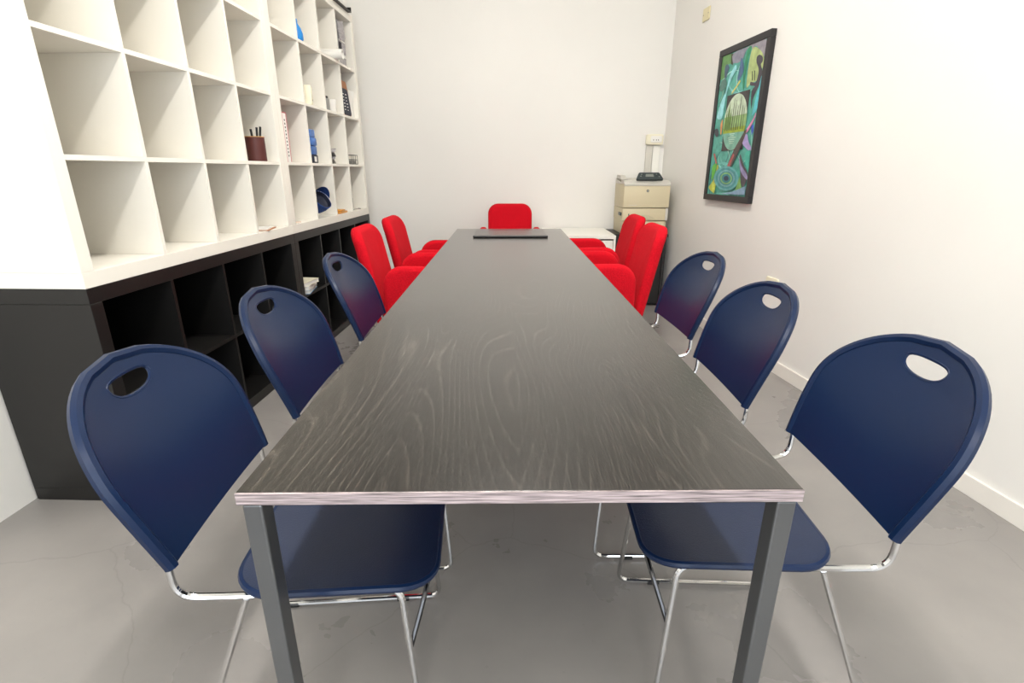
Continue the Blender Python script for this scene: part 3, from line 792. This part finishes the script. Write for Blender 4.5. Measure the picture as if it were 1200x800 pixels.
single('index_card', B(-0.05, 0.05, -0.03, 0.03, 0, 0.006), mat('pink_card', (226, 204, 190), 0.7), S(0, 3, 0.07, 0.72, zrow(0)), 'small pale pink card stack near the shelf edge', 'card', 0.2)

# papers in the black bookcase (upper row)
zb = FR + PITCH + 0.0008
for i, (m_, lab, rz, dz, sx) in enumerate(((M_BLUEPAPER, 'light blue booklet at the bottom of the pile in the black shelf', 0.2, 0.0, 0.11), (M_PAPER, 'thick white booklet in the middle of the pile in the black shelf', 0.15, 0.0255, 0.10), (M_CREAM, 'cream booklet on top of the pile in the black shelf', -0.1, 0.0510, 0.09))):
    t = at('booklet', S(0, 3, 0.07 - 0.008 * i, 0.60 + 0.05 * i, zb + dz), lab, 'booklet', rz, 'booklets in the black shelf')
    link('booklet_pages', B(-0.062, 0.061, -sx, sx, 0.002, 0.022), M_PAPER, t)
    link('booklet_cover', B(-0.063, 0.063, -sx - 0.002, sx + 0.002, 0.0222, 0.0247), m_, t)
    link('booklet_back', B(-0.063, 0.063, -sx - 0.002, sx + 0.002, 0.0, 0.0018), m_, t)

# ------------------------------------------------------------------ back right corner: cabinet, stand, printer, outlet
cab = empty('white_cabinet', (0.56, 4.20, 0), 0, 'white low cabinet against the back wall beside the printer', 'cabinet')
cw = 0.285
link('cabinet_top', B(-cw, cw, 0.0, 0.60, 0.612, 0.64, 0.001, 1), M_WHITE, cab)
for s in (-1, 1): link('side_panel', B(s * (cw - 0.009) - 0.009, s * (cw - 0.009) + 0.009, 0.004, 0.595, 0.0, 0.6115), M_WHITE, cab)
link('back_panel', B(-cw + 0.0185, cw - 0.0185, 0.585, 0.595, 0.02, 0.6115), M_WHITE, cab)
link('plinth', B(-cw + 0.0185, cw - 0.0185, 0.03, 0.58, 0.0, 0.05), M_WHITE, cab)
for s in (-1, 1):
    x0, x1 = (-cw + 0.022, -0.002) if s < 0 else (0.002, cw - 0.022)
    d = link('door', B(x0, x1, 0.008, 0.026, 0.055, 0.600), M_WHITE, cab)
    bm = bmesh.new(); tube(bm, [(s * 0.03, -0.012, 0.40), (s * 0.03, -0.012, 0.50)], 0.005, 8)
    tube(bm, [(s * 0.03, -0.012, 0.41), (s * 0.03, 0.008, 0.41)], 0.004, 6); tube(bm, [(s * 0.03, -0.012, 0.49), (s * 0.03, 0.008, 0.49)], 0.004, 6)
    link('handle', bm, M_CHROME, d, True)
st = empty('printer_stand', (1.10, 4.40, 0), 0, 'black printer stand with open sides in the corner', 'stand')
link('stand_top', B(-0.235, 0.225, -0.02, 0.40, 0.606, 0.63, 0.002, 1), M_BLACK, st)
for s in (-1, 1): link('side_panel', B(s * 0.205 - 0.012, s * 0.205 + 0.012, 0.0, 0.39, 0.0, 0.6055), M_BLACK, st)
link('front_panel', B(-0.192, 0.192, 0.012, 0.03, 0.02, 0.6055), M_BSHELF, st)
link('shelf_board', B(-0.192, 0.192, 0.0305, 0.38, 0.3, 0.318), M_BLACK, st)

pr = empty('laser_printer', (1.115, 4.395, 0.6306), 0, 'beige laser printer with two paper trays on a black stand', 'printer')
W2 = 0.19
link('lower_tray_unit', B(-W2 + 0.004, W2 - 0.004, 0.012, 0.375, 0.0, 0.108, 0.004), M_BEIGE2, pr)
o = link('lower_drawer', B(-W2 + 0.006, W2 - 0.026, -0.004, 0.0118, 0.008, 0.104, 0.004), M_BEIGE, pr, True)
link('drawer_grip', B(-0.07, 0.06, -0.0052, -0.0041, 0.074, 0.094), M_BEIGE2, o)
link('upper_tray_unit', B(-W2, W2, 0.012, 0.375, 0.1085, 0.213, 0.004), M_BEIGE2, pr)
dr = link('upper_drawer', B(-W2 + 0.002, W2 - 0.022, -0.006, 0.0118, 0.114, 0.210, 0.004), M_BEIGE, pr, True)
bm = bmesh.new()
arc = [(-0.085 + 0.17 * k / 14, 0.128 + 0.032 * math.sin(PI * k / 14)) for k in range(15)] 
loft(bm, [[(x, -0.0075, z) for x, z in arc], [(x, -0.0062, z) for x, z in arc]])
link('drawer_grip', bm, M_BEIGE2, dr)
link('paper_gauge', B(-0.142, -0.134, -0.0078, -0.0062, 0.135, 0.168), M_SLATE, dr)
link('corner_strip', B(W2 - 0.021, W2, -0.006, 0.0118, 0.112, 0.212, 0.003), M_PGREY, pr, True)
link('release_latch', B(-W2 - 0.012, -W2 - 0.0005, 0.03, 0.12, 0.15, 0.176, 0.003), M_SLATE, pr, True)
link('main_body', B(-W2, W2, 0.012, 0.375, 0.2135, 0.405, 0.006), M_BEIGE2, pr, True)
fd = link('front_door', B(-W2, W2, -0.012, 0.0118, 0.216, 0.392, 0.006), M_BEIGE, pr, True)
# round dark maker's emblem with a light mark, and the faint model line
bm = bmesh.new(); lathe(bm, [(0.001, 0), (0.0105, 0), (0.0105, 0.0012), (0.001, 0.0014)], 18); bmesh.ops.rotate(bm, cent=(0, 0, 0), matrix=Matrix.Rotation(PI / 2, 3, 'X'), verts=bm.verts)
o = link('emblem', bm, M_SLATE, fd); o.location = (0.005, -0.0122, 0.352)
for x0 in (-0.0045, 0.001):
    bm = bmesh.new(); loft(bm, [[(x0 + 0.0, -0.0020, -0.006), (x0 + 0.0025, -0.0020, -0.006), (x0 + 0.0045, -0.0020, 0.006), (x0 + 0.002, -0.0020, 0.006)], [(x0 + 0.0, -0.0016, -0.006), (x0 + 0.0025, -0.0016, -0.006), (x0 + 0.0045, -0.0016, 0.006), (x0 + 0.002, -0.0016, 0.006)]])
    e2 = link('emblem_stroke', bm, M_PAPER, fd); e2.location = (0.005, -0.0122, 0.352)
for i in range(7): link('model_lettering', B(-0.145 + i * 0.010, -0.138 + i * 0.010, -0.0128, -0.0122, 0.235, 0.240), M_PGREY, fd)
# pale grey top cover with raised front lip, output ramp and control panel
bm = bmesh.new()
prof = [(-0.014, 0.3925), (-0.016, 0.404), (0.03, 0.432), (0.11, 0.438), (0.14, 0.418), (0.30, 0.432), (0.375, 0.45), (0.375, 0.4055), (0.013, 0.4055), (0.0125, 0.3925)]
loft(bm, [[(x, y, z) for y, z in prof] for x in (-W2, W2)])
tc_ = link('top_cover', bm, M_PGREY, pr, True)
bm = bmesh.new()
prof = [(0.10, 0.4392), (0.14, 0.4392), (0.20, 0.470), (0.33, 0.476), (0.36, 0.452), (0.12, 0.436)]
loft(bm, [[(x, y, z) for y, z in prof] for x in (-W2 + 0.002, -W2 + 0.045)])
link('raised_side', bm, M_PGREY, tc_, True)
bm = bmesh.new()
cpx = 0.018
def cp(a, b, c):  # tapered wedge panel tilted to the user
    tap = 1 - 0.24 * (b + 0.03) / 0.06
    return (cpx + a * tap, 0.030 + b * 0.64 - c * 0.77, 0.464 + b * 0.77 + c * 0.64)
pillow(bm, 0.225, 0.07, 0.02, 0.012, 0.004, cp, n=4)
cpn = link('control_panel', bm, M_SLATE, tc_, True)
bm = bmesh.new(); box(bm, cpx - 0.08, cpx + 0.08, 0.032, 0.085, 0.434, 0.470, 0.006); link('panel_pedestal', bm, M_PGREY, tc_)
bm = bmesh.new(); pillow(bm, 0.075, 0.026, 0.002, 0.003, 0.0006, lambda a, b, c: cp(a, b + 0.002, c + 0.0114), n=3); link('display', bm, M_LCD, cpn, True)
for a, b in ((-0.078, 0.012), (-0.08, -0.006), (0.07, 0.014), (0.085, -0.010)):
    bm = bmesh.new(); pillow(bm, 0.012, 0.008, 0.003, 0.003, 0.001, lambda u_, v_, c, a=a, b=b: cp(a + u_, b + v_, c + 0.0118), n=3); link('button', bm, M_LCD, cpn, True)

# outlet box with trunking on the back wall
ob = empty('wall_outlet', (1.247, YB - 0.0006, 1.398), 0, 'white surface outlet box on the back wall above the printer', 'outlet')
bm = bmesh.new(); pillow(bm, 0.145, 0.086, 0.045, 0.012, 0.006, lambda a, b, c: (a, -0.0225 + c, b), n=4); link('outlet_case', bm, M_CREAM, ob, True)
bm = bmesh.new(); pillow(bm, 0.10, 0.052, 0.006, 0.012, 0.002, lambda a, b, c: (a + 0.01, -0.0485 + c, b + 0.002), n=4); op = link('socket_plate', bm, M_PAPER, ob, True)
for i, x in enumerate((-0.018, 0.006, 0.024)): link('socket_hole', B(x, x + 0.007, -0.0526, -0.0517, -0.01, 0.002), M_GREY, op)
tr = M_PGREY
single('cable_trunking', B(-0.028, 0.028, -0.022, 0, 0.0, 0.85, 0.002, 1), tr, (1.209, YB - 0.0006, 0.5), 'grey cable trunking running down from the outlet box', 'trunking', TH)
single('conduit_cover', B(-0.03, 0.03, -0.014, 0, 0.0, 0.85, 0.002, 1), M_WHITE, (1.274, YB - 0.0006, 0.5), 'white cable cover beside the grey trunking', 'trunking', TH)

# ------------------------------------------------------------------ right wall: painting, blank plate, outlet
WA = math.atan(0.11)
def W(u, off, z):      # along the wall towards the camera, off the wall into the room
    d = Vector((0.11, -1, 0)).normalized(); n = Vector((-1, -0.11, 0)).normalized()
    return Vector((1.455, 3.8, 0)) + d * u + n * off + Vector((0, 0, z))
# local x = towards camera along wall, local y = into the wall, z up
def wall_empty(name, u, z, label, cat, off=0.0008):
    o = empty(name, W(u, off, z), math.atan2(-1, 0.11), label, cat); return o
pt = wall_empty('framed_painting', 0.1925, 1.425, 'tall framed painting of teal swirls around an oval lakeside view', 'painting')
PW, PH, FD = 0.598, 0.965, 0.034
FW = 0.040
# in this frame local +y points into the wall's outside -> room is local -y
for nm, (a0, a1, b0, b1) in (('frame_rail', (-PW / 2, PW / 2, PH / 2 - FW, PH / 2)), ('frame_rail', (-PW / 2, PW / 2, -PH / 2, -PH / 2 + FW)),
                             ('frame_stile', (-PW / 2, -PW / 2 + FW, -PH / 2 + FW + 0.0002, PH / 2 - FW - 0.0002)), ('frame_stile', (PW / 2 - FW, PW / 2, -PH / 2 + FW + 0.0002, PH / 2 - FW - 0.0002))):
    link(nm, B(a0, a1, -FD, 0, b0, b1, 0.002, 1), mat('frame_black', (36, 34, 36), 0.45), pt)
CW, CH = PW - 2 * FW, PH - 2 * FW
SHAPES = [((95, 140, 80), [(-0.012, 0.996), (0.229, 0.993), (0.272, 0.93), (0.17, 0.929), (0.155, 0.862), (0.009, 0.843)]), ((60, 70, 50), [(0.214, 0.995), (0.272, 0.992), (0.294, 0.912), (0.236, 0.926)]), ((140, 140, 155), [(0.272, 0.992), (0.586, 0.994), (0.558, 0.968), (0.51, 0.928), (0.406, 0.916), (0.347, 0.922), (0.287, 0.928)]), ((150, 145, 155), [(0.586, 0.994), (0.975, 0.998), (1.012, 0.896), (0.922, 0.913), (0.796, 0.977), (0.698, 0.974)]), ((168, 184, 122), [(0.711, 0.972), (0.799, 0.969), (0.943, 0.917), (0.995, 0.856), (0.952, 0.796), (0.897, 0.758), (0.773, 0.753), (0.693, 0.73), (0.671, 0.807), (0.676, 0.911)]), ((50, 135, 95), [(0.615, 0.987), (0.693, 0.985), (0.651, 0.935), (0.623, 0.827), (0.632, 0.72), (0.582, 0.769), (0.577, 0.899)]), ((75, 105, 140), [(0.476, 0.943), (0.552, 0.894), (0.564, 0.84), (0.488, 0.797), (0.451, 0.804), (0.467, 0.872)]), ((215, 205, 110), [(0.504, 0.792), (0.528, 0.782), (0.38, 0.723), (0.353, 0.717), (0.354, 0.729), (0.446, 0.765)]), ((65, 60, 70), [(0.829, 0.894), (0.838, 0.911), (0.885, 0.915), (0.953, 0.895), (0.967, 0.866), (0.938, 0.851), (0.99, 0.807), (0.994, 0.756), (0.925, 0.697), (0.863, 0.642), (0.865, 0.582), (0.823, 0.645), (0.821, 0.705), (0.874, 0.726), (0.767, 0.739), (0.77, 0.761), (0.876, 0.748), (0.908, 0.786), (0.9, 0.83), (0.844, 0.871)]), ((45, 45, 45), [(0.764, 0.828), (0.78, 0.827), (0.814, 0.765), (0.793, 0.767)]), ((45, 45, 45), [(0.815, 0.827), (0.833, 0.825), (0.861, 0.761), (0.843, 0.762)]), ((90, 190, 200), [(0.993, 0.785), (1.031, 0.717), (0.999, 0.588), (0.909, 0.541), (0.892, 0.55), (0.927, 0.638), (0.961, 0.723)]), ((150, 215, 220), [(0.354, 0.906), (0.401, 0.878), (0.305, 0.825), (0.243, 0.766), (0.206, 0.679), (0.181, 0.564), (0.054, 0.562), (0.039, 0.597), (0.111, 0.686), (0.204, 0.753), (0.24, 0.838)]), ((70, 90, 110), [(0.099, 0.92), (0.152, 0.934), (0.208, 0.909), (0.19, 0.883), (0.138, 0.831), (0.103, 0.875)]), ((85, 125, 115), [(0.09, 0.836), (0.16, 0.829), (0.198, 0.786), (0.096, 0.753), (0.027, 0.767), (0.03, 0.816)]), ((55, 50, 50), [(0.253, 0.71), (0.784, 0.714), (0.786, 0.323), (0.267, 0.321)]), ((205, 130, 170), [(0.804, 0.439), (0.954, 0.524), (0.979, 0.554), (0.99, 0.53), (0.882, 0.448), (0.822, 0.43)]), ((165, 150, 200), [(0.754, 0.395), (0.852, 0.425), (0.92, 0.366), (0.989, 0.331), (0.979, 0.307), (0.884, 0.326), (0.783, 0.361)]), ((60, 90, 190), [(0.926, 0.47), (0.972, 0.484), (0.989, 0.436), (0.957, 0.413)]), ((70, 170, 150), [(0.881, 0.301), (0.982, 0.319), (0.997, 0.167), (0.901, 0.226)]), ((75, 70, 75), [(0.757, 0.295), (0.877, 0.218), (0.984, 0.167), (0.993, 0.117), (0.904, 0.065), (0.807, 0.184)]), ((140, 130, 170), [(0.758, 0.261), (0.838, 0.209), (0.98, 0.15), (0.99, 0.117), (0.843, 0.167), (0.773, 0.227)]), ((80, 70, 65), [(0.574, 0.306), (0.8, 0.447), (0.834, 0.433), (0.72, 0.312), (0.527, 0.171), (0.47, 0.193)]), ((170, 80, 80), [(0.466, 0.202), (0.593, 0.297), (0.627, 0.288), (0.521, 0.184)]), ((60, 62, 70), [(0.026, 0.482), (0.109, 0.488), (0.159, 0.45), (0.118, 0.429), (0.053, 0.445)]), ((215, 150, 90), [(0.199, 0.546), (0.226, 0.536), (0.227, 0.448), (0.2, 0.449), (0.175, 0.503)]), ((190, 200, 80), [(0.211, 0.221), (0.257, 0.194), (0.229, 0.025), (0.181, 0.014), (0.051, 0.05), (0.13, 0.09), (0.192, 0.147)]), ((100, 185, 70), [(0.093, 0.213), (0.189, 0.231), (0.175, 0.147), (0.104, 0.109), (0.092, 0.175)]), ((190, 80, 70), [(0.08, 0.306), (0.122, 0.305), (0.206, 0.231), (0.172, 0.231)]), ((100, 168, 168), [(0.805, 0.126), (0.805, 0.103), (0.785, 0.082), (0.746, 0.063), (0.691, 0.048), (0.621, 0.038), (0.541, 0.033), (0.457, 0.035), (0.375, 0.042), (0.299, 0.056), (0.236, 0.074), (0.192, 0.096), (0.169, 0.121), (0.17, 0.145), (0.195, 0.168), (0.24, 0.187), (0.304, 0.201), (0.379, 0.21), (0.461, 0.213), (0.544, 0.209), (0.622, 0.2), (0.691, 0.186), (0.746, 0.168), (0.784, 0.148)]), ((72, 142, 146), [(0.761, 0.125), (0.761, 0.106), (0.744, 0.088), (0.71, 0.072), (0.663, 0.059), (0.603, 0.051), (0.535, 0.047), (0.464, 0.048), (0.394, 0.055), (0.33, 0.066), (0.277, 0.082), (0.24, 0.101), (0.221, 0.121), (0.222, 0.142), (0.242, 0.161), (0.281, 0.177), (0.334, 0.189), (0.397, 0.197), (0.467, 0.199), (0.537, 0.197), (0.604, 0.189), (0.663, 0.177), (0.71, 0.162), (0.744, 0.144)]), ((115, 165, 170), [(0.71, 0.125), (0.71, 0.109), (0.696, 0.095), (0.669, 0.082), (0.631, 0.072), (0.583, 0.065), (0.529, 0.062), (0.472, 0.063), (0.416, 0.069), (0.365, 0.078), (0.323, 0.09), (0.294, 0.105), (0.279, 0.121), (0.279, 0.138), (0.295, 0.153), (0.326, 0.166), (0.368, 0.176), (0.418, 0.182), (0.474, 0.184), (0.53, 0.182), (0.584, 0.176), (0.631, 0.167), (0.67, 0.154), (0.696, 0.14)]), ((60, 130, 135), [(0.674, 0.124), (0.674, 0.112), (0.663, 0.1), (0.64, 0.089), (0.608, 0.081), (0.568, 0.075), (0.524, 0.073), (0.477, 0.074), (0.431, 0.078), (0.389, 0.086), (0.355, 0.096), (0.331, 0.108), (0.319, 0.122), (0.319, 0.135), (0.332, 0.148), (0.357, 0.158), (0.391, 0.166), (0.433, 0.172), (0.479, 0.173), (0.525, 0.172), (0.569, 0.167), (0.609, 0.159), (0.64, 0.149), (0.663, 0.137)]), ((120, 172, 110), [(0.65, 0.124), (0.65, 0.113), (0.64, 0.103), (0.621, 0.094), (0.593, 0.087), (0.559, 0.082), (0.52, 0.08), (0.48, 0.081), (0.441, 0.085), (0.406, 0.091), (0.377, 0.1), (0.356, 0.111), (0.346, 0.122), (0.346, 0.133), (0.357, 0.144), (0.378, 0.153), (0.407, 0.16), (0.443, 0.165), (0.482, 0.166), (0.522, 0.165), (0.56, 0.161), (0.594, 0.154), (0.621, 0.145), (0.64, 0.135)]), ((50, 125, 130), [(0.613, 0.124), (0.613, 0.116), (0.606, 0.108), (0.591, 0.101), (0.57, 0.096), (0.545, 0.092), (0.516, 0.091), (0.486, 0.092), (0.456, 0.094), (0.43, 0.099), (0.408, 0.106), (0.393, 0.114), (0.385, 0.122), (0.385, 0.131), (0.394, 0.139), (0.409, 0.146), (0.431, 0.151), (0.457, 0.154), (0.487, 0.155), (0.517, 0.154), (0.545, 0.151), (0.571, 0.146), (0.591, 0.14), (0.606, 0.132)]), ((45, 55, 80), [(0.564, 0.124), (0.564, 0.119), (0.56, 0.115), (0.551, 0.111), (0.54, 0.108), (0.525, 0.106), (0.509, 0.105), (0.492, 0.106), (0.476, 0.107), (0.462, 0.11), (0.45, 0.114), (0.441, 0.118), (0.437, 0.123), (0.437, 0.127), (0.442, 0.132), (0.45, 0.136), (0.462, 0.139), (0.477, 0.14), (0.493, 0.141), (0.51, 0.141), (0.526, 0.139), (0.54, 0.136), (0.552, 0.132), (0.56, 0.128)]), ((120, 170, 90), [(0.826, 0.141), (0.912, 0.048), (0.757, 0.036)]), ((130, 160, 185), [(0.357, 0.007), (0.699, 0.03), (0.993, 0.075), (0.992, 0.015)])]
def pu(u, v, l): return (-CW / 2 + u * CW, -0.0262 - 0.00012 * l, -CH / 2 + v * CH)
bm = bmesh.new(); mats = []; idx = {}
def cm(rgb):
    if rgb not in idx:
        idx[rgb] = len(mats)
        mats.append(mat('paint_%d_%d_%d' % rgb, rgb, 0.5, var=0.22, scale=26, bump=0.15, bscale=90))
    return idx[rgb]
def poly(rgb, pts, l):
    vs_ = [bm.verts.new(pu(min(1, max(0, u)), min(1, max(0, v)), l)) for u, v in pts]
    try: f = bm.faces.new(vs_); f.material_index = cm(rgb)
    except ValueError: pass
def smooth_poly(pts):
    P = [Vector((a, b, 0)) for a, b in pts]; n = len(P); out = []
    if n < 5 or n > 20: return pts
    for i in range(n):
        p0, p1, p2, p3 = P[i - 1], P[i], P[(i + 1) % n], P[(i + 2) % n]
        for k in range(3):
            t = k / 3
            q = 0.5 * ((2 * p1) + (-p0 + p2) * t + (2 * p0 - 5 * p1 + 4 * p2 - p3) * t * t + (-p0 + 3 * p1 - 3 * p2 + p3) * t ** 3)
            out.append((q.x, q.y))
    return out
poly((86, 166, 150), [(0, 0), (1, 0), (1, 1), (0, 1)], 0)
lay = 1
def arcband(c, r0, r1, a0, a1, rgb):
    global lay
    n = 14; P = []
    asp = CW / CH
    for k in range(n + 1):
        a = a0 + (a1 - a0) * k / n; P.append((c[0] + r1 * math.cos(a), c[1] + r1 * asp * math.sin(a)))
    for k in range(n, -1, -1):
        a = a0 + (a1 - a0) * k / n; rr = r0 + (r1 - r0) * 0.8 * abs(2 * k / n - 1); P.append((c[0] + rr * math.cos(a), c[1] + rr * asp * math.sin(a)))
    poly(rgb, P, lay); lay += 1
for c, r0, r1, a0, a1, rgb in (((0.2, 0.35), 0.34, 0.37, -1.0, 1.2, (130, 205, 195)), ((0.2, 0.35), 0.25, 0.29, -1.2, 1.0, (60, 125, 120)), ((0.4, 0.3), 0.18, 0.22, 3.2, 6.0, (150, 215, 205)),
                               ((0.4, 0.3), 0.12, 0.145, 3.4, 5.9, (120, 195, 185)), ((0.85, 0.55), 0.24, 0.28, 1.6, 3.6, (120, 200, 180)), ((0.5, 0.9), 0.3, 0.33, 3.4, 5.2, (120, 190, 190)),
                               ((0.48, 0.1), 0.42, 0.45, 2.0, 4.0, (60, 120, 130)), ((0.48, 0.1), 0.36, 0.38, -0.6, 1.2, (175, 205, 215)), ((0.0, 0.75), 0.10, 0.125, -1.4, 1.2, (150, 190, 165)), ((0.0, 0.75), 0.16, 0.18, -1.4, 1.2, (45, 75, 70)), ((0.3, 0.62), 0.42, 0.44, 1.2, 2.6, (170, 220, 215)), ((0.75, 0.35), 0.2, 0.225, -1.5, 0.9, (150, 210, 195)), ((0.15, 0.55), 0.2, 0.22, -1.2, 0.8, (160, 215, 205)), ((0.62, 0.82), 0.18, 0.205, 2.2, 4.4, (150, 205, 200)), ((0.2, 0.2), 0.3, 0.32, 0.2, 1.6, (170, 220, 205)), ((0.35, 0.05), 0.3, 0.33, 0.6, 2.4, (110, 190, 180))):
    arcband(c, r0, r1, a0, a1, rgb)
for rgb, pts in SHAPES:
    poly(rgb, smooth_poly(pts), lay); lay += 1
    if rgb == (55, 50, 50):
        EC, ER = (0.515, 0.515), (0.275, 0.192)
        el = [(EC[0] + ER[0] * math.cos(2 * PI * k / 40), EC[1] + ER[1] * math.sin(2 * PI * k / 40)) for k in range(40)]
        poly((196, 212, 186), el, lay); lay += 1
        def clip(y0, y1):
            return [(EC[0] + s * ER[0] * math.sqrt(max(0, 1 - ((y - EC[1]) / ER[1]) ** 2)), y) for s, ys in ((1, [y0 + (y1 - y0) * k / 8 for k in range(9)]), (-1, [y1 - (y1 - y0) * k / 8 for k in range(9)])) for y in ys]
        poly((150, 185, 120), clip(0.465, 0.56), lay); lay += 1
        poly((150, 170, 50), clip(0.445, 0.482), lay); lay += 1
        poly((118, 172, 152), clip(EC[1] - ER[1] + 0.001, 0.445), lay); lay += 1
        for k in range(9):
            x = 0.30 + k * 0.053 + 0.012 * math.sin(k * 3.1); top = EC[1] + ER[1] * math.sqrt(1 - ((x - EC[0]) / ER[0]) ** 2) * (0.75 + 0.2 * math.sin(k * 2.3))
            w = 0.008 + 0.004 * (k % 2)
            poly((62, 70, 48), [(x - w, 0.462), (x + w, 0.462), (x + 0.004, top), (x - 0.004, top)], lay); lay += 1
            if k < 3:
                poly((96, 128, 60), [(x - 0.03, 0.47), (x + 0.03, 0.47), (x + 0.02, top - 0.05), (x, top), (x - 0.02, top - 0.06)], lay)
                lay += 1
        for k in range(6):
            y = 0.37 + k * 0.013; hw = 0.05 + 0.02 * ((k * 5) % 4)
            poly((205, 226, 205), [(0.5 - hw, y), (0.5 + hw, y), (0.5 + hw * 0.7, y + 0.004), (0.5 - hw * 0.7, y + 0.004)], lay); lay += 1
link('painted_canvas', bm, mats, pt)
link('backing_board', B(-CW / 2, CW / 2, -0.0255, -0.002, -CH / 2, CH / 2), M_PAPER, pt)

pl = wall_empty('blank_plate', -0.44, 2.21, 'small yellowed blank plate high on the wall beside the painting', 'wall plate')
bm = bmesh.new(); pillow(bm, 0.105, 0.085, 0.008, 0.008, 0.003, lambda a, b, c: (a, -0.004 + c, b), n=3); link('plate', bm, mat('yellowed_plastic', (222, 212, 172), 0.5), pl, True)
for s in (-1, 1):
    bm = bmesh.new(); lathe(bm, [(0.001, 0), (0.004, 0), (0.004, 0.001), (0.001, 0.0012)], 8); bmesh.ops.rotate(bm, cent=(0, 0, 0), matrix=Matrix.Rotation(PI / 2, 3, 'X'), verts=bm.verts)
    link('screw', bm, M_GREY, pl).location = (s * 0.038, -0.0082, 0)
pl = wall_empty('low_outlet', 0.83, 0.50, 'white outlet plate low on the painting wall above a navy chair', 'outlet')
bm = bmesh.new(); pillow(bm, 0.12, 0.085, 0.011, 0.012, 0.004, lambda a, b, c: (a, -0.0055 + c, b), n=4); p2 = link('plate', bm, M_CREAM, pl, True)
for x in (-0.02, 0.0, 0.02):
    bm = bmesh.new(); lathe(bm, [(0.001, 0), (0.0035, 0), (0.0035, 0.0008), (0.001, 0.001)], 8); bmesh.ops.rotate(bm, cent=(0, 0, 0), matrix=Matrix.Rotation(PI / 2, 3, 'X'), verts=bm.verts)
    link('socket_hole', bm, M_BLACK, p2).location = (x, -0.0112, 0)
